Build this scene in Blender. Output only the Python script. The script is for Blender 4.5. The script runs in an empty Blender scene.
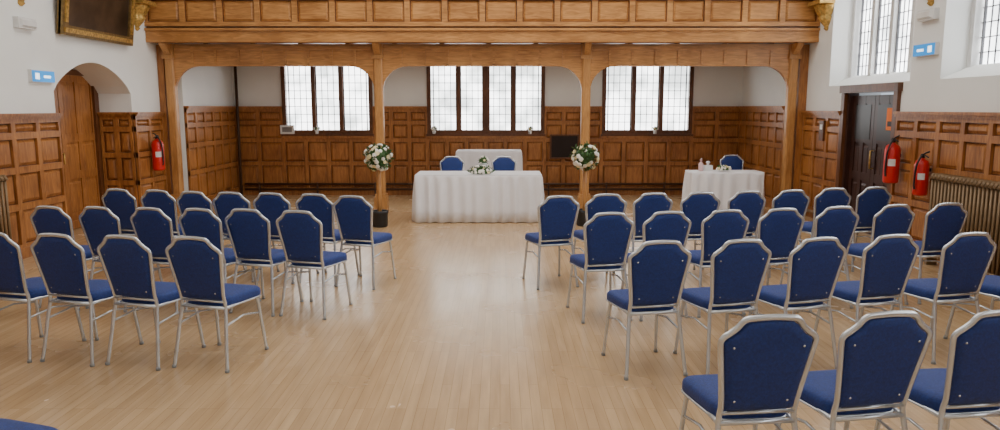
import bpy, bmesh, math, random
from mathutils import Vector, Matrix
R = random.Random(7)
scene = bpy.context.scene

# ---------------------------------------------------------------- materials
def newmat(name):
    m = bpy.data.materials.new(name); m.use_nodes = True
    nt = m.node_tree; b = nt.nodes['Principled BSDF']
    return m, nt, b

def plain(name, col, rough=0.5, metal=0.0, noise=0.06, nscale=8, bump=0.0, bscale=60, sheen=0.0):
    m, nt, b = newmat(name)
    N, L = nt.nodes, nt.links
    tc = N.new('ShaderNodeTexCoord')
    n = N.new('ShaderNodeTexNoise'); n.inputs['Scale'].default_value = nscale; n.inputs['Detail'].default_value = 3
    L.new(tc.outputs['Object'], n.inputs['Vector'])
    r = N.new('ShaderNodeValToRGB')
    r.color_ramp.elements[0].position = 0.3; r.color_ramp.elements[1].position = 0.7
    r.color_ramp.elements[0].color = (*[c*(1-noise) for c in col], 1)
    r.color_ramp.elements[1].color = (*[min(1, c*(1+noise)) for c in col], 1)
    L.new(n.outputs['Fac'], r.inputs['Fac']); L.new(r.outputs['Color'], b.inputs['Base Color'])
    b.inputs['Roughness'].default_value = rough; b.inputs['Metallic'].default_value = metal
    if sheen: b.inputs['Sheen Weight'].default_value = sheen
    if bump:
        n2 = N.new('ShaderNodeTexNoise'); n2.inputs['Scale'].default_value = bscale
        L.new(tc.outputs['Object'], n2.inputs['Vector'])
        bp = N.new('ShaderNodeBump'); bp.inputs['Strength'].default_value = bump; bp.inputs['Distance'].default_value = 0.01
        L.new(n2.outputs['Fac'], bp.inputs['Height']); L.new(bp.outputs['Normal'], b.inputs['Normal'])
    return m

def wood(name, c1, c2, scale=(9, 9, 1.2), rough=0.36):
    m, nt, b = newmat(name); N, L = nt.nodes, nt.links
    tc = N.new('ShaderNodeTexCoord'); mp = N.new('ShaderNodeMapping'); mp.inputs['Scale'].default_value = scale
    L.new(tc.outputs['Object'], mp.inputs['Vector'])
    n = N.new('ShaderNodeTexNoise'); n.inputs['Scale'].default_value = 2.6; n.inputs['Detail'].default_value = 8
    n.inputs['Distortion'].default_value = 1.4
    L.new(mp.outputs['Vector'], n.inputs['Vector'])
    n3 = N.new('ShaderNodeTexNoise'); n3.inputs['Scale'].default_value = 1.9
    L.new(tc.outputs['Object'], n3.inputs['Vector'])
    mx = N.new('ShaderNodeMath'); mx.operation = 'MULTIPLY_ADD'; mx.inputs[1].default_value = 0.6
    ad = N.new('ShaderNodeMath'); ad.operation = 'MULTIPLY'; ad.inputs[1].default_value = 0.4
    L.new(n3.outputs['Fac'], ad.inputs[0]); L.new(n.outputs['Fac'], mx.inputs[0]); L.new(ad.outputs[0], mx.inputs[2])
    r = N.new('ShaderNodeValToRGB'); e = r.color_ramp.elements
    e[0].position = 0.38; e[1].position = 0.62; e[0].color = (*c1, 1); e[1].color = (*c2, 1)
    L.new(mx.outputs[0], r.inputs['Fac']); L.new(r.outputs['Color'], b.inputs['Base Color'])
    b.inputs['Roughness'].default_value = rough
    return m

def floor_mat():
    m, nt, b = newmat('maple_strip_floor'); N, L = nt.nodes, nt.links
    tc = N.new('ShaderNodeTexCoord'); mp = N.new('ShaderNodeMapping')
    mp.inputs['Rotation'].default_value = (0, 0, math.radians(90))
    L.new(tc.outputs['Object'], mp.inputs['Vector'])
    br = N.new('ShaderNodeTexBrick')
    br.inputs['Color1'].default_value = (0.56, 0.385, 0.215, 1); br.inputs['Color2'].default_value = (0.49, 0.325, 0.172, 1)
    br.inputs['Mortar'].default_value = (0.33, 0.205, 0.10, 1)
    br.inputs['Scale'].default_value = 1.0; br.inputs['Mortar Size'].default_value = 0.0016
    br.inputs['Mortar Smooth'].default_value = 0.4
    br.inputs['Brick Width'].default_value = 1.05; br.inputs['Row Height'].default_value = 0.063
    br.offset = 0.37; br.offset_frequency = 3
    L.new(mp.outputs['Vector'], br.inputs['Vector'])
    mp2 = N.new('ShaderNodeMapping'); mp2.inputs['Scale'].default_value = (14, 1.2, 1)
    L.new(tc.outputs['Object'], mp2.inputs['Vector'])
    n = N.new('ShaderNodeTexNoise'); n.inputs['Scale'].default_value = 1.5; n.inputs['Detail'].default_value = 6
    L.new(mp2.outputs['Vector'], n.inputs['Vector'])
    r = N.new('ShaderNodeValToRGB'); e = r.color_ramp.elements
    e[0].position = 0.3; e[1].position = 0.7; e[0].color = (0.86, 0.84, 0.81, 1); e[1].color = (1.07, 1.07, 1.07, 1)
    L.new(n.outputs['Fac'], r.inputs['Fac'])
    mix = N.new('ShaderNodeMix'); mix.data_type = 'RGBA'; mix.blend_type = 'MULTIPLY'; mix.inputs['Factor'].default_value = 1
    L.new(br.outputs['Color'], mix.inputs['A']); L.new(r.outputs['Color'], mix.inputs['B'])
    L.new(mix.outputs['Result'], b.inputs['Base Color'])
    n2 = N.new('ShaderNodeTexNoise'); n2.inputs['Scale'].default_value = 1.2; n2.inputs['Detail'].default_value = 4
    L.new(tc.outputs['Object'], n2.inputs['Vector'])
    mr = N.new('ShaderNodeMapRange'); mr.inputs['To Min'].default_value = 0.19; mr.inputs['To Max'].default_value = 0.33
    L.new(n2.outputs['Fac'], mr.inputs['Value']); L.new(mr.outputs['Result'], b.inputs['Roughness'])
    b.inputs['Specular IOR Level'].default_value = 0.85
    return m

def glow(name, col, s, col2=None, sc=1.6, lo=0.75, hi=1.25):
    m, nt, b = newmat(name); N, L = nt.nodes, nt.links
    b.inputs['Base Color'].default_value = (*col, 1)
    tc = N.new('ShaderNodeTexCoord'); n = N.new('ShaderNodeTexNoise'); n.inputs['Scale'].default_value = sc; n.inputs['Detail'].default_value = 2
    L.new(tc.outputs['Object'], n.inputs['Vector'])
    mr = N.new('ShaderNodeMapRange'); mr.inputs['From Min'].default_value = 0.35; mr.inputs['From Max'].default_value = 0.6
    mr.inputs['To Min'].default_value = s*lo; mr.inputs['To Max'].default_value = s*hi
    L.new(n.outputs['Fac'], mr.inputs['Value']); L.new(mr.outputs['Result'], b.inputs['Emission Strength'])
    if col2:
        r = N.new('ShaderNodeValToRGB'); e = r.color_ramp.elements
        e[0].position = 0.38; e[1].position = 0.58; e[0].color = (*col2, 1); e[1].color = (*col, 1)
        L.new(n.outputs['Fac'], r.inputs['Fac']); L.new(r.outputs['Color'], b.inputs['Emission Color'])
    else: b.inputs['Emission Color'].default_value = (*col, 1)
    b.inputs['Roughness'].default_value = 0.3
    return m

PINE = wood('pine_panelling', (0.225, 0.080, 0.020), (0.45, 0.185, 0.050))
PINEG = wood('pine_gallery', (0.35, 0.150, 0.040), (0.62, 0.305, 0.098), scale=(1.2, 9, 9))
PINED = wood('dark_stained_wood', (0.08, 0.027, 0.008), (0.16, 0.055, 0.017))
MAHOG = wood('mahogany_door_wood', (0.026, 0.010, 0.007), (0.05, 0.018, 0.012))
PINEL = wood('pine_post', (0.36, 0.160, 0.046), (0.56, 0.285, 0.095))
PLAS = plain('painted_plaster', (0.85, 0.865, 0.85), 0.75, noise=0.03, nscale=1.5, bump=0.1, bscale=20)
CEIL = plain('ceiling_plaster', (0.78, 0.75, 0.69), 0.8)
FLOOR = floor_mat()
SILV = plain('silver_frame_paint', (0.62, 0.65, 0.68), 0.25, 0.65, noise=0.02)
NAVY = plain('navy_upholstery', (0.006, 0.029, 0.175), 0.7, noise=0.25, nscale=90, bump=0.25, bscale=350, sheen=0.06)
WCLOTH = plain('white_tablecloth', (0.82, 0.81, 0.84), 0.8, noise=0.02)
GLASSB = glow('daylit_glass_back', (0.98, 0.99, 1.0), 5.5, (0.86, 0.92, 0.92), 2.0, 0.5, 1.2)
GLASSR = glow('daylit_glass_side', (0.98, 0.99, 1.0), 6.5, (0.88, 0.93, 0.96), 2.0, 0.6, 1.2)
LEAD = plain('lead_came', (0.10, 0.10, 0.11), 0.6)
STONE = plain('white_stone_mullion', (0.7, 0.7, 0.69), 0.7)
GOLD = plain('gilt', (0.55, 0.35, 0.10), 0.4, 0.6, noise=0.4, nscale=25, bump=0.5, bscale=50)
GOLDD = plain('aged_gilt_frame', (0.22, 0.14, 0.05), 0.45, 0.5, noise=0.3, nscale=25, bump=0.3, bscale=40)
CANV = plain('dark_oil_painting', (0.05, 0.030, 0.018), 0.35, noise=0.9, nscale=2.5)
RED = plain('extinguisher_red', (0.60, 0.015, 0.012), 0.3)
BLACK = plain('black_rubber', (0.012, 0.012, 0.014), 0.5)
GREEN = plain('leaf_green', (0.045, 0.12, 0.03), 0.6, noise=0.5, nscale=20)
PETAL = plain('white_petal', (0.85, 0.83, 0.76), 0.7, noise=0.05, nscale=30)
CREAM = plain('cream_petal', (0.80, 0.70, 0.40), 0.7, noise=0.05, nscale=30)
RADM = plain('radiator_bronze_paint', (0.20, 0.125, 0.06), 0.4, 0.2)
WPLAST = plain('white_plastic', (0.75, 0.75, 0.74), 0.4)
FEET = plain('grey_rubber_foot', (0.22, 0.23, 0.24), 0.5)
PINK = plain('pale_pink_plastic', (0.75, 0.5, 0.5), 0.4)
BLUES = glow('exit_sign_blue', (0.005, 0.22, 0.60), 0.8)
SIGNW = glow('exit_sign_white', (0.9, 0.97, 1), 1.4)
ORANGE = plain('orange_notice', (0.85, 0.2, 0.03), 0.6)
PIPE = plain('dark_pipe', (0.07, 0.035, 0.02), 0.5)
GREY = plain('grey_metal', (0.3, 0.3, 0.3), 0.4, 0.7)
DGLASS = plain('dark_glass', (0.02, 0.018, 0.017), 0.35)
FELT = plain('dark_felt_board', (0.022, 0.014, 0.012), 0.9)
CGLASS = plain('clear_glassware', (0.55, 0.6, 0.6), 0.1)

# ---------------------------------------------------------------- mesh builder
class B:
    def __init__(s): s.v = []; s.f = []; s.m = []; s.sm = []; s.mats = []; s.T = Matrix.Identity(4)
    def mi(s, m):
        if m not in s.mats: s.mats.append(m)
        return s.mats.index(m)
    def add(s, vs, fs, m, smooth=False):
        o = len(s.v); s.v += [tuple(s.T @ Vector(p)) for p in vs]; k = s.mi(m)
        for f in fs: s.f.append([i+o for i in f]); s.m.append(k); s.sm.append(smooth)
    def box(s, x0, x1, y0, y1, z0, z1, m):
        vs = [(x, y, z) for x in (x0, x1) for y in (y0, y1) for z in (z0, z1)]
        s.add(vs, [(0,1,3,2),(4,6,7,5),(0,4,5,1),(2,3,7,6),(0,2,6,4),(1,5,7,3)], m)
    def frus(s, x0, x1, z0, z1, ya, yb, ins, m):   # raised field, local y out
        vs = [(x0,ya,z0),(x1,ya,z0),(x1,ya,z1),(x0,ya,z1),(x0+ins,yb,z0+ins),(x1-ins,yb,z0+ins),(x1-ins,yb,z1-ins),(x0+ins,yb,z1-ins)]
        s.add(vs, [(3,2,1,0),(4,5,6,7),(0,1,5,4),(1,2,6,5),(2,3,7,6),(3,0,4,7)], m)
    def prism(s, pts, ax, a, b, m):
        def P(p, t): return (t, p[0], p[1]) if ax == 'x' else ((p[0], t, p[1]) if ax == 'y' else (p[0], p[1], t))
        n = len(pts); vs = [P(p, a) for p in pts]+[P(p, b) for p in pts]
        fs = [list(range(n)), list(range(2*n-1, n-1, -1))]+[(i, (i+1) % n, (i+1) % n+n, i+n) for i in range(n)]
        s.add(vs, fs, m)
    def tube(s, path, r, m, n=8, closed=False, r2=None, up=None):
        P = [Vector(p) for p in path]; k = len(P); rings = []; ref = Vector(up) if up else None
        for i, p in enumerate(P):
            if closed: t = P[(i+1) % k]-P[i-1]
            else: t = P[min(i+1, k-1)]-P[max(i-1, 0)]
            t.normalize()
            if ref is None: ref = Vector((0,0,1)) if abs(t.z) < 0.9 else Vector((1,0,0))
            a = (ref-t*ref.dot(t))
            if a.length < 1e-5: a = Vector((0,1,0))-t*t.y
            a.normalize(); c = t.cross(a)
            if up is None: ref = a
            ra = r[i] if isinstance(r, list) else r; rb = r2 or ra
            rings.append([p+a*math.cos(2*math.pi*j/n)*ra+c*math.sin(2*math.pi*j/n)*rb for j in range(n)])
        vs = [q for g in rings for q in g]; fs = []
        for i in range(k if closed else k-1):
            i2 = (i+1) % k
            for j in range(n): fs.append((i*n+j, i*n+(j+1) % n, i2*n+(j+1) % n, i2*n+j))
        if not closed: fs += [list(range(n))[::-1], list(range((k-1)*n, k*n))]
        s.add(vs, fs, m, True)
    def lathe(s, prof, c, m, n=16):
        vs = []; fs = []
        for r, z in prof:
            for j in range(n): vs.append((c[0]+r*math.cos(2*math.pi*j/n), c[1]+r*math.sin(2*math.pi*j/n), c[2]+z))
        for i in range(len(prof)-1):
            for j in range(n): fs.append((i*n+j, i*n+(j+1) % n, (i+1)*n+(j+1) % n, (i+1)*n+j))
        fs += [list(range(n))[::-1], list(range((len(prof)-1)*n, len(prof)*n))]
        s.add(vs, fs, m, True)
    def rings(s, rl, m, smooth=True):
        n = len(rl[0]); vs = [p for r in rl for p in r]; fs = []
        for i in range(len(rl)-1):
            for j in range(n): fs.append((i*n+j, i*n+(j+1) % n, (i+1)*n+(j+1) % n, (i+1)*n+j))
        fs += [list(range(n))[::-1], list(range((len(rl)-1)*n, len(rl)*n))]
        s.add(vs, fs, m, smooth)
    def mesh(s, name):
        me = bpy.data.meshes.new(name); me.from_pydata(s.v, [], s.f)
        for m in s.mats: me.materials.append(m)
        me.polygons.foreach_set('material_index', s.m); me.polygons.foreach_set('use_smooth', s.sm)
        bm = bmesh.new(); bm.from_mesh(me); bmesh.ops.recalc_face_normals(bm, faces=bm.faces[:]); bm.to_mesh(me); bm.free()
        me.update(); return me
    def obj(s, name, loc=(0,0,0), rz=0, parent=None):
        return place(s.mesh(name), name, loc, rz, parent)
def place(me, name, loc=(0,0,0), rz=0, parent=None):
    o = bpy.data.objects.new(name, me); o.location = loc; o.rotation_euler = (0,0,rz)
    scene.collection.objects.link(o)
    if parent: o.parent = parent
    return o
def empty(name, loc=(0,0,0), rz=0):
    o = bpy.data.objects.new(name, None); o.location = loc; o.rotation_euler = (0,0,rz); o.empty_display_size = 0.1
    scene.collection.objects.link(o); return o
def frame(origin, d, nrm):
    d = Vector(d); n = Vector(nrm); u = Vector((0,0,1)); o = Vector(origin)
    return Matrix(((d.x, n.x, u.x, o.x), (d.y, n.y, u.y, o.y), (d.z, n.z, u.z, o.z), (0,0,0,1)))
def catmull(P, sub=5, closed=False):
    P = [Vector(p) for p in P]; n = len(P); out = []
    for i in range(n if closed else n-1):
        g = lambda k: P[k % n] if closed else P[max(0, min(n-1, k))]
        a, b, c, d = g(i-1), g(i), g(i+1), g(i+2)
        for j in range(sub):
            t = j/sub
            out.append(0.5*((2*b)+(c-a)*t+(2*a-5*b+4*c-d)*t*t+(-a+3*b-3*c+d)*t*t*t))
    if not closed: out.append(P[-1])
    return out

# ---------------------------------------------------------------- room dims
XL, XR, YF, YP, YB, H = -5.8, 5.22, -3.0, 12.6, 15.2, 6.5
AL, AR = -5.49, 4.98

b = B(); b.box(XL-0.7, XR+0.6, YF-0.2, YB+0.3, -0.1, 0, FLOOR); b.obj('floor')
b = B(); b.box(XL-0.6, XR+0.5, YF-0.2, YB+0.3, H, H+0.1, CEIL); b.obj('ceiling')

def wall_holes(b, x0, x1, ya, yb, z1, holes, m, axis='x'):
    ys = sorted({ya, yb, *[h[0] for h in holes], *[h[1] for h in holes]})
    for a, c in zip(ys[:-1], ys[1:]):
        mid = (a+c)/2; hs = sorted([(h[2], h[3]) for h in holes if h[0] < mid < h[1]])
        z = 0
        for h in hs+[(z1, z1)]:
            if h[0] > z+1e-4:
                if axis == 'x': b.box(x0, x1, a, c, z, h[0], m)
                else: b.box(a, c, x0, x1, z, h[0], m)
            z = h[1]
# left wall with arched doorway
DY0, DY1 = 9.62, 11.62
b = B()
wall_holes(b, XL-0.55, XL, YF, YP+0.2, H, [(DY0, DY1, 0, 2.9)], PLAS)
def arch(y0, y1, sp, pk, n=10):
    w = (y1-y0)/2; c = (y0+y1)/2; pts = []
    for i in range(n+1):
        t = i/n; u = t*w
        z = sp+(pk-sp)*(math.sin(min(1, t*1.0)*math.pi/2)**0.75)
        pts.append((y0+u, z))
    return pts+[(2*c-p[0], p[1]) for p in pts[-2::-1]]
ap = arch(DY0, DY1, 2.02, 2.44)
b.prism([(DY0, 2.9)]+ap+[(DY1, 2.9)], 'x', XL-0.55, XL, PLAS)
b.obj('wall_left')
# door inside arch
b = B(); b.T = frame((XL-0.6, DY0, 0), (0,1,0), (1,0,0))
W = DY1-DY0
b.box(0, W, -0.05, 0.0, 0, 2.5, PINED)
def door_panels(b, x0, x1, z1, m, y=0.0):
    b.box(x0, x1, y, y+0.03, 0.01, z1, m)
    zr = [0.2, 0.75, 1.3, z1-0.1]
    for i in range(3):
        xm = (x0+x1)/2
        for (p, q) in ((x0+0.1, xm-0.05), (xm+0.05, x1-0.1)):
            b.frus(p, q, zr[i]+0.04, zr[i+1]-0.04, y+0.03, y+0.045, 0.03, m)
    for x in (x0, (x0+x1)/2-0.05, x1-0.1): b.box(x, x+0.1, y+0.03, y+0.05, 0.01, z1, m)
    for z in [0.01]+zr[1:3]+[z1-0.12]: b.box(x0, x1, y+0.03, y+0.048, z, z+0.12, m)
door_panels(b, 0.05, W/2-0.01, 2.3, PINE)
door_panels(b, W/2+0.01, W-0.05, 2.3, PINE)
b.box(W-0.12, W, 0.0, 0.09, 0, 2.35, PINED); b.box(0, W, 0, 0.09, 2.28, 2.36, PINED)
b.tube([(W/2-0.07, 0.05, 1.0), (W/2-0.07, 0.11, 1.0), (W/2-0.07, 0.11, 1.15), (W/2-0.07, 0.05, 1.15)], 0.012, GOLD)
b.obj('door_1')

# right wall
wins = [(9.45, 11.75), (6.45, 8.8), (3.45, 5.8), (0.45, 2.8), (-2.5, -0.2)]
DR0, DR1 = 9.72, 11.1
b = B()
wall_holes(b, XR, XR+0.5, YF, YP+0.2, H, [(a, c, 2.14, 4.9) for a, c in wins]+[(DR0, DR1, 0, 2.02)], PLAS)
for a, c in wins:   # sloping sills
    b.prism([(XR, 2.14), (XR+0.36, 2.14), (XR+0.36, 2.3)], 'y', a, c, PLAS)
b.obj('wall_right')
def leaded(b, x0, x1, z0, z1, nl, fm, mull, fr, glass, nx=4, dz=0.16, centre=0, transom=None, y0=0, dep=0.1, lw_=0.006):
    """window in local frame: x along, y towards room"""
    b.box(x0, x1, y0-0.03, y0-0.01, z0, z1, glass)
    b.box(x0, x0+fr, y0, y0+dep, z0, z1, fm); b.box(x1-fr, x1, y0, y0+dep, z0, z1, fm)
    b.box(x0+fr, x1-fr, y0, y0+dep, z0, z0+fr, fm); b.box(x0+fr, x1-fr, y0, y0+dep, z1-fr, z1, fm)
    iw = (x1-x0-2*fr); lw = iw/nl
    for i in range(1, nl):
        w = mull*(centre if (centre and i*2 == nl) else 1)
        b.box(x0+fr+i*lw-w/2, x0+fr+i*lw+w/2, y0, y0+dep*0.9, z0+fr, z1-fr, fm)
    if transom: b.box(x0+fr, x1-fr, y0, y0+dep*0.9, transom-mull/2, transom+mull/2, fm)
    for i in range(nl):
        xa = x0+fr+i*lw+mull/2; xb = xa+lw-mull
        for (p, q) in ((xa, xa+0.018), (xb-0.018, xb)): b.box(p, q, y0, y0+0.03, z0+fr, z1-fr, LEAD)
        for j in range(1, nx):
            x = xa+(xb-xa)*j/nx; b.box(x-lw_, x+lw_, y0, y0+0.012, z0+fr, z1-fr, LEAD)
    z = z0+fr+dz
    while z < z1-fr-0.03:
        b.box(x0+fr, x1-fr, y0, y0+0.011, z-lw_, z+lw_, LEAD); z += dz
k = 1
for a, c in wins:
    b = B(); b.T = frame((XR+0.40, a, 0), (0,1,0), (-1,0,0))
    leaded(b, 0.0, c-a, 2.2, 4.9, 4, STONE, 0.09, 0.07, GLASSR, nx=4, dz=0.17, transom=3.9, lw_=0.006)
    b.obj('window_%d' % k); k += 1
# right door
b = B(); b.T = frame((XR+0.12, DR0, 0), (0,1,0), (-1,0,0)); W = DR1-DR0
door_panels(b, 0.05, W/2-0.005, 1.98, MAHOG); door_panels(b, W/2+0.005, W-0.05, 1.98, MAHOG)
for x0 in (0.14, W/2+0.09): b.box(x0, x0+W/2-0.24, 0.045, 0.055, 1.35, 1.85, DGLASS)
b.box(0, 0.06, -0.02, 0.12, 0, 2.02, MAHOG); b.box(W-0.06, W, -0.02, 0.12, 0, 2.02, MAHOG)
b.box(-0.10, 0.0, 0.12, 0.17, 0, 2.12, PINED); b.box(W, W+0.10, 0.12, 0.17, 0, 2.12, PINED)
b.box(-0.13, W+0.13, 0.12, 0.19, 2.02, 2.13, PINED)
b.tube([(W/2-0.06, 0.05, 0.95), (W/2-0.06, 0.1, 0.95), (W/2-0.06, 0.1, 1.2), (W/2-0.06, 0.05, 1.2)], 0.012, GOLD)
b.obj('door_2')

# back wall with windows
bw = [(-4.48, -2.62, 3), (-1.50, 0.92, 4), (2.10, 3.96, 3)]
BZ0, BZ1 = 1.27, 2.72
b = B()
wall_holes(b, YB, YB+0.25, AL-0.5, AR+0.5, H, [(a, c, BZ0, BZ1) for a, c, n in bw], PLAS, 'y')
b.obj('wall_back')
for a, c, n in bw:
    b = B(); b.T = frame((a, YB+0.06, 0), (1,0,0), (0,-1,0))
    leaded(b, 0, c-a, BZ0, BZ1, n, PINED, 0.08, 0.08, GLASSB, nx=4, dz=0.16, centre=2.0, dep=0.1, lw_=0.006)
    b.box(-0.02, c-a+0.02, 0.06, 0.14, BZ0-0.05, BZ0-0.001, PINED)
    b.obj('window_%d' % k); k += 1
# alcove side walls + returns
b = B(); b.box(XL-0.2, AL, YP+0.2, YB, 0, H, PLAS); b.obj('wall_alcove_left')
b = B(); b.box(AR, XR+0.3, YP+0.2, YB, 0, H, PLAS); b.obj('wall_alcove_right')
b = B(); b.box(XL-0.55, XR+0.5, YF-0.2, YF, 0, H, PLAS); b.obj('wall_front')

# ---------------------------------------------------------------- panelling
def panelling(b, L, z1, pw, rows, m=PINE, cap=True):
    b.box(0, L, 0.0, 0.012, 0, z1, PINED)
    n = max(1, round(L/pw)); w = L/n; st = 0.075
    b.box(0, L, 0.012, 0.05, 0, rows[0], m)
    b.box(0, L, 0.05, 0.062, 0.0, rows[0]-0.04, m)
    for i in range(n+1):
        x = i*w; b.box(max(0, x-st/2), min(L, x+st/2), 0.012, 0.047, rows[0], z1, m)
    for r in rows[1:]:
        if r < z1-0.06: b.box(0, L, 0.012, 0.0465, r-0.04, r+0.04, m)
    b.box(0, L, 0.012, 0.048, z1-0.08, z1, m)
    rr = [r for r in rows if r < z1-0.1]+[z1-0.04]
    for i in range(n):
        for j in range(len(rr)-1):
            za = rr[j]+(0 if j == 0 else 0.04)+0.012; zb = rr[j+1]-0.052
            if zb-za > 0.06: b.frus(i*w+st/2+0.012, (i+1)*w-st/2-0.012, za, zb, 0.012, 0.036, 0.035, m)
    if cap:
        b.box(0, L, 0.0, 0.09, z1, z1+0.035, m); b.box(0, L, 0.045, 0.07, z1-0.03, z1, m)
ROW = [0.17, 0.62, 1.06, 1.47]
WH = 1.70
# back
b = B()
segs = [(AL, bw[0][0], 1.80), (bw[0][0], bw[0][1], BZ0-0.08), (bw[0][1], bw[1][0], 1.80), (bw[1][0], bw[1][1], BZ0-0.08),
        (bw[1][1], bw[2][0], 1.80), (bw[2][0], bw[2][1], BZ0-0.08), (bw[2][1], AR, 1.80)]
for a, c, h in segs:
    b.T = frame((a, YB, 0), (1,0,0), (0,-1,0)); panelling(b, c-a, h, 0.42, [0.17, 0.66, 1.14, 1.5])
b.obj('wall_panelling_back')
b = B(); b.T = frame((AL, YP+0.2, 0), (0,1,0), (1,0,0)); panelling(b, YB-YP-0.2, 1.80, 0.42, [0.17, 0.66, 1.14, 1.5]); b.obj('wall_panelling_alcove_left')
b = B(); b.T = frame((AR, YP+0.2, 0), (0,1,0), (-1,0,0)); panelling(b, YB-YP-0.2, 1.80, 0.42, [0.17, 0.66, 1.14, 1.5]); b.obj('wall_panelling_alcove_right')
b = B()
for a, c in ((YF, DY0), (DY1, YP-0.03)):
    b.T = frame((XL, a, 0), (0,1,0), (1,0,0)); panelling(b, c-a, WH, 0.46, ROW)
b.T = frame((XL-0.5, DY1, 0), (1,0,0), (0,-1,0)); panelling(b, 0.5, WH, 0.25, ROW)
b.T = frame((XL-0.5, DY0, 0), (1,0,0), (0,1,0)); panelling(b, 0.5, WH, 0.25, ROW)
b.obj('wall_panelling_left')
b = B()
for a, c in ((YF, DR0-0.1), (DR1+0.1, YP-0.03)):
    b.T = frame((XR, a, 0), (0,1,0), (-1,0,0)); panelling(b, c-a, WH+0.02, 0.46, ROW)
b.obj('wall_panelling_right')

# ---------------------------------------------------------------- gallery and arcade
posts = [-5.58, -2.06, 1.46, 4.96]
b = B()
ZO, ZT, rr = 2.50, 2.865, 0.42
for i in range(3):
    x0, x1 = posts[i], posts[i+1]
    pts = [(x0, ZT), (x0, ZO-rr)]
    for j in range(0, 9):
        t = math.pi*(1-j/16); pts.append((x0+0.07+rr+rr*math.cos(t), ZO-rr+rr*math.sin(t)))
    for j in range(0, 9):
        t = math.pi/2*(1-j/8); pts.append((x1-0.07-rr+rr*math.cos(t), ZO-rr+rr*math.sin(t)))
    pts += [(x1, ZO-rr), (x1, ZT)]
    b.prism(pts, 'y', YP-0.03, YP+0.05, PINEG)
    b.box(x0+0.1, x1-0.1, YP-0.055, YP-0.03, ZT-0.10, ZT-0.04, PINEG)
    n = 9
    for j in range(1, n):
        x = x0+(x1-x0)*j/n; b.box(x-0.02, x+0.02, YP-0.05, YP-0.03, ZO+0.02, ZT-0.10, PINEG)
    b.box(x0+0.5, x1-0.5, YP-0.05, YP-0.03, ZO, ZO+0.04, PINEG)
b.obj('arcade_frieze')
def post(x):
    b = B(); w = 0.075
    b.box(-0.11, 0.11, -0.11, 0.11, 0, 0.28, PINEL); b.box(-0.095, 0.095, -0.095, 0.095, 0.28, 0.33, PINEL)
    c = 0.022
    oc = [(-w+c, -w), (w-c, -w), (w, -w+c), (w, w-c), (w-c, w), (-w+c, w), (-w, w-c), (-w, -w+c)]
    b.prism(oc, 'z', 0.33, 2.62, PINEL)
    b.box(-0.10, 0.10, -0.10, 0.10, 2.62, 2.68, PINEL)
    b.box(-0.085, 0.085, -0.085, 0.085, 2.68, 2.865, PINEL)
    b.prism([(-0.08, 2.68), (-0.30, 2.85), (-0.30, 2.868), (0.08, 2.868), (0.08, 2.68)], 'x', -0.05, 0.05, PINEL)
    return b.obj('timber_post', (x, YP, 0))
for x in posts: post(x)
b = B()
b.box(XL+0.004, posts[0]-0.112, YP-0.02, YP+0.196, 0, 2.86, PINE); b.obj('pilaster')
b = B(); b.box(posts[3]+0.112, XR-0.004, YP-0.02, YP+0.196, 0, 2.86, PINE); b.obj('pilaster')
b = B()
GY = YP-0.35; GL, GR = XL+0.004, XR-0.004
b.box(GL, GR, GY+0.03, GY+0.13, 2.88, 3.62, PINED)
b.box(GL, GR, GY-0.02, GY+0.2, 2.87, 2.93, PINEG)
b.box(GL, GR, GY-0.01, GY+0.03, 2.93, 3.05, PINEG)
b.box(GL, GR, GY-0.05, GY+0.03, 3.05, 3.09, PINEG)
b.box(GL, GR, GY-0.03, GY+0.03, 3.12, 3.19, PINEG)
n = 18; w = (XR-XL)/n
for i in range(n+1):
    x = XL+i*w; b.box(max(GL, x-0.045), min(GR, x+0.045), GY-0.005, GY+0.03, 3.19, 3.55, PINEG)
b.T = frame((XL, GY+0.03, 0), (1,0,0), (0,-1,0))
for i in range(n): b.frus(i*w+0.06, (i+1)*w-0.06, 3.205, 3.525, 0.0, 0.022, 0.035, PINEG)
b.T = Matrix.Identity(4)
b.box(GL, GR, GY-0.03, GY+0.03, 3.54, 3.62, PINEG)
b.box(GL, GR, GY-0.06, GY+0.16, 3.62, 3.68, PINEG)
b.box(AL, AR, GY+0.13, YB, 2.89, 2.97, PINED)
x = AL+0.5
while x < AR: b.box(x-0.04, x+0.04, YP+0.07, YB-0.01, 2.78, 2.89, PINED); x += 0.8
b.obj('gallery_balcony')

# corbels
def corbel(x, y, s, z=3.02):
    b = B()
    prof = [(0.02, 0), (0.05, 0.03), (0.04, 0.06), (0.09, 0.12), (0.14, 0.2), (0.12, 0.22), (0.16, 0.27), (0.2, 0.36), (0.21, 0.4), (0.01, 0.4)]
    n = 20; rl = []
    for r, zz in prof:
        rl.append([(s*(r*(1+0.12*math.cos(5*math.pi*j/(n-1)*2)*(0 < zz < 0.38)))*math.sin(math.pi*j/(n-1)), r*math.cos(math.pi*j/(n-1)), zz) for j in range(n)])
    b.rings(rl, GOLD)
    b.box(min(0, s*0.24), max(0, s*0.24), -0.23, 0.23, 0.4, 0.46, GOLD)
    b.box(min(0, s*0.2), max(0, s*0.2), -0.12, 0.12, 0.46, 2.4, PINED)
    b.prism([(0, 2.4), (s*0.2, 2.4), (s*0.2, 1.0), (s*0.35, 1.7), (s*1.4, 3.2), (0, 3.2)], 'y', -0.1, 0.1, PINED)
    b.obj('gilded_roof_corbel', (x, y, z))
for y in (0, 3.0, 6.05, 9.1): corbel(XL+0.002, y, 1); corbel(XR-0.002, y, -1)
corbel(XL+0.002, 11.95, 1); corbel(XR-0.002, 11.95, -1)

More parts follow.
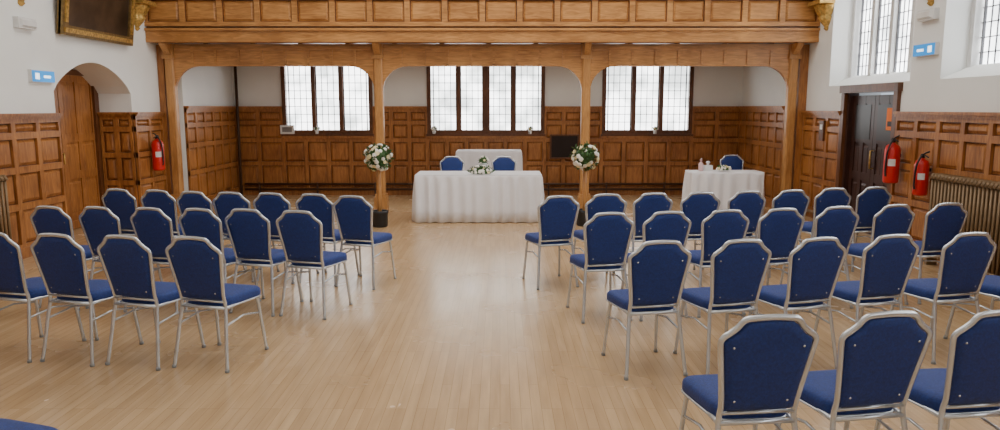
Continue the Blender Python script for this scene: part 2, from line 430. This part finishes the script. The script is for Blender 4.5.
# ---------------------------------------------------------------- banquet chair
def chair_mesh():
    b = B()
    def Y(z): return -0.19-(z-0.45)*0.2 if z >= 0.45 else -0.19-(0.45-z)*0.17
    half = [(0.212, 0.0), (0.198, 0.15), (0.184, 0.32), (0.172, 0.45), (0.170, 0.52), (0.182, 0.62), (0.199, 0.74), (0.208, 0.805), (0.209, 0.828), (0.199, 0.846), (0.172, 0.866), (0.146, 0.888), (0.128, 0.912), (0.110, 0.925), (0.08, 0.930), (0.0, 0.934)]
    path = [(-x, Y(z), z) for x, z in half]+[(x, Y(z), z) for x, z in half[-2::-1]]
    cp = catmull(path, 4)
    b.tube(cp, 0.0105, SILV, n=8, r2=0.0145, up=(0, 1, 0))
    out = [(0.158, 0.50), (0.168, 0.60), (0.184, 0.72), (0.193, 0.80), (0.194, 0.824), (0.186, 0.838), (0.160, 0.855), (0.135, 0.877), (0.118, 0.900), (0.10, 0.911), (0.07, 0.916), (0.0, 0.919)]
    o2 = [(0.0, 0.492)]+[(0.08, 0.492), (0.145, 0.493)]+out
    loop = [(x, z) for x, z in o2]+[(-x, z) for x, z in o2[-2:0:-1]]
    cz = 0.72
    def ring(sc, dy): return [(x*sc, Y(cz+(z-cz)*sc)+dy, cz+(z-cz)*sc) for x, z in loop]
    b.rings([ring(0.3, -0.017), ring(0.8, -0.0155), ring(0.955, -0.012), ring(1.0, -0.004), ring(1.0, 0.010), ring(0.96, 0.028), ring(0.8, 0.038), ring(0.3, 0.043)], NAVY)
    for x, z in ((-0.155, 0.80), (0.155, 0.80), (-0.12, 0.54), (0.12, 0.54)):
        yy = Y(z)-0.0135; b.tube([(x, yy+0.004, z), (x, yy-0.003, z)], 0.0055, SILV, n=8)
    b.tube([(-0.168, Y(0.478), 0.478), (0.168, Y(0.478), 0.478)], 0.009, SILV)
    for s in (-1, 1):
        b.tube(catmull([(s*0.204, 0.235, 0), (s*0.192, 0.21, 0.2), (s*0.182, 0.185, 0.38), (s*0.178, 0.15, 0.425), (s*0.172, 0.02, 0.43), (s*0.172, Y(0.43), 0.43)], 4), 0.0125, SILV)
        b.tube([(s*0.187, 0.19, 0.30), (s*0.18, 0.0, 0.335), (s*0.182, Y(0.31), 0.31)], 0.008, SILV)
        b.lathe([(0.014, 0), (0.016, 0.004), (0.015, 0.02), (0.012, 0.022)], (s*0.204, 0.235, 0), FEET, 10)
        b.lathe([(0.014, 0), (0.016, 0.004), (0.015, 0.02), (0.012, 0.022)], (s*0.212, Y(0), 0), FEET, 10)
    b.tube([(-0.178, 0.15, 0.425), (0.178, 0.15, 0.425)], 0.011, SILV)
    b.tube([(-0.172, Y(0.43), 0.43), (0.172, Y(0.43), 0.43)], 0.011, SILV)
    pts = []
    n = 40
    for i in range(n):
        t = 2*math.pi*i/n; c, s_ = math.cos(t), math.sin(t); e = 0.32
        x = abs(c)**e*(1 if c >= 0 else -1); y = abs(s_)**e*(1 if s_ >= 0 else -1)
        hw = 0.195+0.022*y; pts.append((x*hw, 0.03+y*0.20))
    def sr(z, sc): return [(x*sc, 0.03+(y-0.03)*sc, z) for x, y in pts]
    b.rings([sr(0.428, 0.93), sr(0.434, 0.985), sr(0.448, 1.0), sr(0.47, 1.0), sr(0.487, 0.98), sr(0.498, 0.93), sr(0.506, 0.75), sr(0.510, 0.4)], NAVY)
    b.tube([(x*0.99, 0.03+(y-0.03)*0.99, 0.431) for x, y in pts], 0.007, SILV, n=6, closed=True)
    return b.mesh('banquet_chair')
CH = chair_mesh()
def chair(xt, yt, deg):
    """xt,yt = plan position of the top rail of the back"""
    a = math.radians(deg); oy = -0.286
    place(CH, 'banquet_chair', (xt-(-math.sin(a)*oy), yt-math.cos(a)*oy, 0), a)
rA = [(.59,7.16),(1.08,7.32),(1.575,7.41),(2.08,7.48),(2.60,7.59),(3.10,7.68),(3.62,7.85),(4.13,7.97)]
rB = [(.913,5.99),(1.415,6.06),(1.937,6.16),(2.45,6.25),(2.99,6.37),(3.56,6.49),(4.1,6.6)]
rC = [(1.056,4.69),(1.61,4.74),(2.15,4.81),(2.70,4.92),(3.29,5.00),(3.84,5.10)]
rD = [(1.14,2.96),(1.665,3.01),(2.16,3.03)]
lA = [(-1.47,7.16),(-1.89,7.33),(-2.35,7.41),(-2.79,7.48),(-3.20,7.54),(-3.64,7.68),(-4.11,7.78)]
lB = [(-1.716,6.11),(-2.19,6.21),(-2.61,6.24),(-3.06,6.29),(-3.545,6.35),(-3.99,6.38)]
lC = [(-2.084,4.84),(-2.58,4.89),(-3.08,4.96),(-3.57,5.04)]
for r_, d in ((rA, 13), (rB, 13), (rC, 12), (rD, 8), (lA, -16), (lB, -15), (lC, -14)):
    for i, (x, y) in enumerate(r_): chair(x, y, d+R.uniform(-2.5, 2.5)+(4 if (r_ is rA and i == 0) else 0))
chair(-2.13, 2.42, -18)
chair(-0.86, 13.1, 180); chair(0.07, 13.1, 180); chair(4.28, 13.5, 180)

# ---------------------------------------------------------------- draped tables
def draped(name, x0, x1, y0, y1, h, seed, amp=0.026, overlay=None):
    rnd = random.Random(seed); b = B()
    per = []
    step = 0.014
    def seg(p, q, nrm):
        L = math.dist(p, q); n = int(L/step)
        for i in range(n): per.append((p[0]+(q[0]-p[0])*i/n, p[1]+(q[1]-p[1])*i/n, nrm))
    seg((x0, y0), (x1, y0), (0, -1)); seg((x1, y0), (x1, y1), (1, 0)); seg((x1, y1), (x0, y1), (0, 1)); seg((x0, y1), (x0, y0), (-1, 0))
    n = len(per); ph = 0; off = []
    w = 0.5
    for i in range(n):
        if i % 9 == 0: w = rnd.uniform(0.30, 0.62)
        ph += w; off.append(math.sin(ph)*(0.75+0.25*math.sin(i*0.071)))
    rl = []
    for z, a, o in ((0.012, 1.0, 0.03), (0.2, 0.95, 0.024), (0.45, 0.8, 0.018), (h-0.15, 0.55, 0.010), (h-0.04, 0.3, 0.004), (h-0.006, 0.0, -0.002), (h, 0, -0.012)):
        rl.append([(p[0]+p[2][0]*(o+amp*a*off[i]), p[1]+p[2][1]*(o+amp*a*off[i]), z) for i, p in enumerate(per)])
    b.rings(rl, WCLOTH)
    b.box(x0+0.06, x0+0.1, y0+0.06, y0+0.1, 0, 0.02, GREY); b.box(x1-0.1, x1-0.06, y0+0.06, y0+0.1, 0, 0.02, GREY)
    b.box(x0+0.06, x0+0.1, y1-0.1, y1-0.06, 0, 0.02, GREY); b.box(x1-0.1, x1-0.06, y1-0.1, y1-0.06, 0, 0.02, GREY)
    if overlay:
        b.box(x0+0.002, x1-0.002, y0+0.002, y1-0.002, h, h+0.004, WCLOTH)
    return b.obj(name)
draped('ceremony_table', -1.34, 0.66, 11.42, 12.2, 0.755, 1, amp=0.045, overlay=True)
draped('draped_side_table', -0.85, 0.42, 14.1, 14.7, 0.98, 2, amp=0.014)
draped('registrar_table', 3.16, 4.36, 12.0, 12.45, 0.755, 3, amp=0.035)

# ---------------------------------------------------------------- flowers
def bloom(b, c, r, m, rnd):
    nrm = Vector(c[1]).normalized(); c = Vector(c[0])
    q = nrm.to_track_quat('Z', 'Y').to_matrix(); rl = []
    for rad, z in ((0.35, -0.5), (0.95, -0.25), (1.0, 0.1), (0.8, 0.35), (0.72, 0.3), (0.45, 0.5), (0.1, 0.45)):
        rl.append([tuple(c+q @ (Vector((math.cos(t)*rad*(1+0.12*math.cos(5*t)), math.sin(t)*rad*(1+0.12*math.cos(5*t)), z))*r)) for t in [2*math.pi*j/15 for j in range(15)]])
    b.rings(rl, m)
def leaf(b, c, d, L, w):
    c = Vector(c); d = Vector(d).normalized(); s = d.cross(Vector((0.3, 0.2, 1))).normalized(); u = d.cross(s)*0.15*L
    p = [c, c+d*L*.35+s*w, c+d*L*.75+s*w*.7, c+d*L, c+d*L*.75-s*w*.7, c+d*L*.35-s*w]; mid = c+d*L*.5+u
    b.add([tuple(x) for x in p]+[tuple(mid)], [(0,1,6),(1,2,6),(2,3,6),(3,4,6),(4,5,6),(5,0,6)], GREEN)
def bouquet(b, cen, rx, ry, rz, nb, nl, br, seed, hemi=False):
    rnd = random.Random(seed); cen = Vector(cen)
    b.rings([[(cen.x+rx*.7*math.cos(t)*math.cos(p), cen.y+ry*.7*math.sin(t)*math.cos(p), cen.z+rz*.7*math.sin(p)) for t in [2*math.pi*j/12 for j in range(12)]] for p in (-1.3 if not hemi else -0.1, -.8 if not hemi else 0.1, 0.2, .5, .9, 1.3)], GREEN)
    for i in range(nb+nl):
        zz = 1-2*(i+0.5)/(nb+nl)
        if hemi: zz = abs(zz)
        t = 2*math.pi*i*0.618034+rnd.uniform(-.2, .2); rr = math.sqrt(max(0, 1-zz*zz))
        d = Vector((rr*math.cos(t), rr*math.sin(t), zz)); p = cen+Vector((d.x*rx, d.y*ry, d.z*rz))*rnd.uniform(0.78, 0.98)
        if rnd.random() < nb/(nb+nl): bloom(b, (p, d), br*rnd.uniform(0.8, 1.2), PETAL if rnd.random() < 0.75 else CREAM, rnd)
        else:
            for q in range(3): leaf(b, p-d*0.03, d+Vector((rnd.uniform(-.8, .8), rnd.uniform(-.8, .8), rnd.uniform(-.6, .8) if not hemi else rnd.uniform(0, .8))), rnd.uniform(1.6, 3)*br, br*.5)
def stand(x, y, seed):
    e = empty('flower_pedestal', (x, y, 0))
    b = B(); b.lathe([(0.10, 0), (0.12, 0.02), (0.125, 0.2), (0.135, 0.22), (0.135, 0.25), (0.11, 0.25), (0.105, 0.22)], (0,0,0), BLACK, 20); b.obj('bucket', parent=e)
    b = B(); b.tube([(0, 0, 0.02), (0.004, 0, 0.5), (0, 0, 0.95)], 0.032, PINEL, n=10); b.obj('stem_pole', parent=e)
    b = B(); bouquet(b, (0, 0, 1.06), 0.225, 0.225, 0.215, 50, 60, 0.034, seed); b.obj('rose_ball', parent=e)
stand(-1.84, 11.05, 3); stand(1.30, 11.15, 5)
b = B(); bouquet(b, (0, 0, 0.02), 0.22, 0.12, 0.11, 32, 30, 0.028, 8, hemi=True); b.obj('table_flower_arrangement', (-0.30, 11.58, 0.76))
b = B(); b.lathe([(0.05, 0), (0.055, 0.01), (0.03, 0.03), (0.06, 0.14), (0.055, 0.15)], (0,0,0), CGLASS); bouquet(b, (0, 0, 0.19), 0.09, 0.09, 0.07, 12, 14, 0.024, 9); b.obj('glass_flower_vase', (-0.27, 11.98, 0.76))
b = B(); bouquet(b, (0, 0, 0.02), 0.13, 0.1, 0.08, 14, 14, 0.025, 12, hemi=True); b.obj('table_flower_arrangement', (3.72, 12.15, 0.762))
b = B(); b.lathe([(0.035, 0), (0.04, 0.01), (0.04, 0.12), (0.015, 0.15), (0.015, 0.17), (0.022, 0.17), (0.022, 0.19), (0.01, 0.19)], (0,0,0), PINK)
b.tube([(0, 0, 0.18), (0, 0, 0.21), (0, -0.05, 0.21)], 0.006, WPLAST); b.obj('sanitiser_bottle', (3.36, 12.2, 0.757))
b = B(); b.box(-0.07, 0.07, -0.05, 0.05, 0, 0.09, WPLAST); b.rings([[(0.04*s*math.cos(t), 0.03*s*math.sin(t), z) for t in [k2*math.pi/5 for k2 in range(10)]] for s, z in ((0.8, 0.088), (0.4, 0.11), (1.0, 0.14), (0.5, 0.16))], WCLOTH)
b.obj('tissue_box', (3.50, 12.28, 0.757))
for x, s in ((-3.78, 1), (-1.36, 2), (0.62, 3), (3.2, 4)):
    b = B(); b.lathe([(0.03, 0), (0.035, 0.01), (0.045, 0.08), (0.04, 0.085)], (0,0,0), WPLAST); bouquet(b, (0, 0, 0.11), 0.06, 0.05, 0.05, 8, 6, 0.02, s)
    b.obj('sill_flower_pot', (x, YB-0.035, BZ0-0.002))

# ---------------------------------------------------------------- wall things
b = B()
W, Hh, f = 1.85, 1.35, 0.13
b.box(0, W, 0.02, 0.05, 0, Hh, CANV)
for (a, c, d, e_) in ((0, W, 0, f), (0, W, Hh-f, Hh), (0, f, f, Hh-f), (W-f, W, f, Hh-f)):
    b.box(a, c, 0.0, 0.08, d, e_, GOLDD)
    b.box(a+0.035, c-0.035, 0.08, 0.10, d+0.035, e_-0.035, GOLD)
T = frame((XL+0.02, 9.75, 2.76), (0,1,0), (1,0,0)) @ Matrix.Rotation(math.radians(-7), 4, 'X')
b.v = [tuple(T @ Vector(p)) for p in b.v]
b.obj('framed_oil_painting')

def exit_sign(x, y, z, s):
    b = B(); b.T = frame((x, y, z), (0,1,0), (s,0,0))
    b.box(-0.23, 0.23, 0, 0.05, 0, 0.15, WPLAST); b.box(-0.225, 0.225, 0.05, 0.056, 0.005, 0.14, BLUES)
    b.box(-0.17, -0.09, 0.056, 0.058, 0.035, 0.11, SIGNW); b.box(0.0, 0.14, 0.056, 0.058, 0.055, 0.085, SIGNW)
    b.obj('exit_sign')
exit_sign(XL, 9.35, 2.12, 1); exit_sign(XR, 9.1, 2.43, -1)
def bulk(x, y, z, s):
    b = B(); b.T = frame((x, y, z), (0,1,0), (s,0,0)); b.box(-0.17, 0.17, 0, 0.07, 0, 0.13, WPLAST); b.frus(-0.15, 0.15, 0.015, 0.115, 0.07, 0.1, 0.02, WPLAST); b.obj('emergency_light')
bulk(XL, 9.1, 2.75, 1); bulk(XR, 9.1, 2.85, -1)

def exting(x, y, z, s, hgt=0.52):
    k = hgt/0.52; b = B()
    b.lathe([(0.07*k, 0), (0.083*k, 0.015*k), (0.085*k, 0.03*k), (0.085*k, 0.38*k), (0.07*k, 0.43*k), (0.03*k, 0.455*k), (0.025*k, 0.47*k)], (0,0,0), RED, 20)
    lab = []
    for zz in (0.2, 0.28):
        for j in range(7):
            t = -math.pi/2+0.5*s+(j-3)*0.16; lab.append((0.0862*k*math.cos(t), 0.0862*k*math.sin(t), zz*k))
    b.add(lab, [(j, j+1, j+8, j+7) for j in range(6)], WPLAST, True)
    b.lathe([(0.026*k, 0.46*k), (0.026*k, 0.50*k), (0.018*k, 0.52*k)], (0,0,0), BLACK, 12)
    b.tube([(0, 0, 0.5*k), (0, -0.05, 0.53*k), (0, -0.13, 0.55*k)], 0.01, BLACK); b.tube([(0, 0, 0.49*k), (0, -0.06, 0.5*k), (0, -0.12, 0.48*k)], 0.008, BLACK)
    b.tube(catmull([(0, 0, 0.49*k), (s*0.06, -0.06*k, 0.47*k), (s*0.1, -0.06*k, 0.36*k), (s*0.1, -0.04*k, 0.15*k), (s*0.09, -0.04*k, 0.08*k)], 5), 0.012, BLACK)
    b.box(min(0, -s*0.1), max(0, -s*0.1), -0.03, 0.03, 0.3*k, 0.34*k, BLACK)
    b.obj('fire_extinguisher', (x, y, z))
exting(XL+0.165, 12.05, 0.78, 1, 0.58); exting(XR-0.165, 9.42, 0.84, -1, 0.58); exting(XR-0.165, 8.74, 0.76, -1, 0.50)

def radiator(x, y0, y1, s, h=1.05):
    b = B(); n = int((y1-y0)/0.062)
    for i in range(n):
        y = y0+(i+0.5)*(y1-y0)/n
        for dx in (-0.05, 0.05):
            b.tube([(x+dx, y, 0.12), (x+dx, y, h-0.04)], 0.018, RADM, n=6)
        b.tube([(x-0.07, y, h-0.05), (x-0.05, y, h-0.01), (x+0.05, y, h-0.01), (x+0.07, y, h-0.05)], 0.026, RADM, n=6)
        b.tube([(x-0.07, y, 0.13), (x+0.07, y, 0.13)], 0.026, RADM, n=6)
    b.tube([(x, y0, h-0.05), (x, y1, h-0.05)], 0.025, RADM); b.tube([(x, y0-0.05, 0.13), (x, y1+0.06, 0.13)], 0.022, RADM)
    for y in (y0+0.04, y1-0.04): b.box(x-0.06, x+0.06, y-0.02, y+0.02, 0, 0.13, RADM)
    b.tube([(x, y1+0.06, 0.13), (x, y1+0.06, 0)], 0.015, RADM)
    b.obj('cast_iron_radiator')
radiator(XR-0.22, 6.5, 8.35, -1); radiator(XL+0.22, 6.2, 8.15, 1)

b = B(); b.box(-0.30, 0.30, -0.03, 0, 0, 0.5, PINED)
for (a, c, d, e_) in ((-.3, .3, 0, .03), (-.3, .3, .47, .5), (-.3, -.27, .03, .47), (.27, .3, .03, .47)): b.box(a, c, -0.05, -0.03, d, e_, PINED)
b.box(-.27, .27, -0.034, -0.03, .03, .47, FELT); b.obj('wall_notice_board', (1.33, YB-0.065, 0.76))
b = B(); b.box(-0.14, 0.14, -0.07, 0, 0, 0.18, WPLAST); b.box(-0.1, 0.1, -0.075, -0.07, 0.04, 0.14, GREY); b.obj('wall_control_box', (-4.38, YB-0.02, 1.29-0.02))
b = B(); b.T = frame((XR+0.06, 9.95, 1.50), (0,1,0), (-1,0,0)); b.box(-0.1, 0.1, 0, 0.004, 0, 0.30, ORANGE); b.box(-0.07, 0.07, 0.004, 0.005, 0.05, 0.12, BLACK)
b.obj('orange_safety_notice')
b = B()
b.tube([(AL+0.12, YB-0.12, 0), (AL+0.12, YB-0.12, 2.75)], 0.03, PIPE); b.obj('vertical_heating_pipe')
b = B()
for z in (0.13, 0.24):
    b.tube([(AL+0.2, YB-0.12, z), (AR-0.1, YB-0.12, z)], 0.022, PIPE)
for i in range(9):
    x = AL+0.5+i*1.2; b.box(x-0.015, x+0.015, YB-0.14, YB-0.09, 0, 0.27, PIPE)
b.obj('skirting_heating_pipes')
b = B()
b.tube([(XR-0.12, YP-0.1, 0.12), (XR-0.12, DR1+0.15, 0.12)], 0.025, RADM)
for y in (11.4, 12.3): b.box(XR-0.14, XR-0.07, y-0.015, y+0.015, 0, 0.13, RADM)
b.obj('wall_heating_pipe')
b = B(); b.box(-0.035, 0, -0.07, 0.07, 0, 0.32, PINED); b.box(-0.04, -0.035, -0.04, 0.04, 0.18, 0.26, WPLAST); b.obj('wall_thermostat', (XR-0.05, 11.75, 1.28))

# ---------------------------------------------------------------- lights
def area(name, loc, sx, sy, energy, col, rot=(0,0,0)):
    l = bpy.data.lights.new(name, 'AREA'); l.shape = 'RECTANGLE'; l.size = sx; l.size_y = sy; l.energy = energy; l.color = col
    o = bpy.data.objects.new(name, l); o.location = loc; o.rotation_euler = rot; scene.collection.objects.link(o)
area('ceiling_fill', (-0.2, 3.0, 6.3), 6, 4, 170, (1, 0.96, 0.90))  # both overhead lamps are added out-of-view fill for the hall, no fittings
area('ceiling_fill', (-0.2, 9.0, 6.3), 6, 4, 300, (1, 0.96, 0.90))
area('alcove_fill', (-0.2, 13.7, 2.76), 8, 0.12, 36, (1, 0.93, 0.82))  # added fill hidden behind the frieze to brighten the alcove, no fitting
w = bpy.data.worlds.new('overcast_sky'); scene.world = w; w.use_nodes = True
w.node_tree.nodes['Background'].inputs['Color'].default_value = (0.8, 0.88, 1, 1); w.node_tree.nodes['Background'].inputs['Strength'].default_value = 1

cam = bpy.data.cameras.new('camera'); cam.sensor_width = 36; cam.lens = 730*36/1000
co = bpy.data.objects.new('camera', cam); co.location = (0, 0, 1.8); co.rotation_euler = (math.radians(90-8.34), 0, 0)
scene.collection.objects.link(co); scene.camera = co
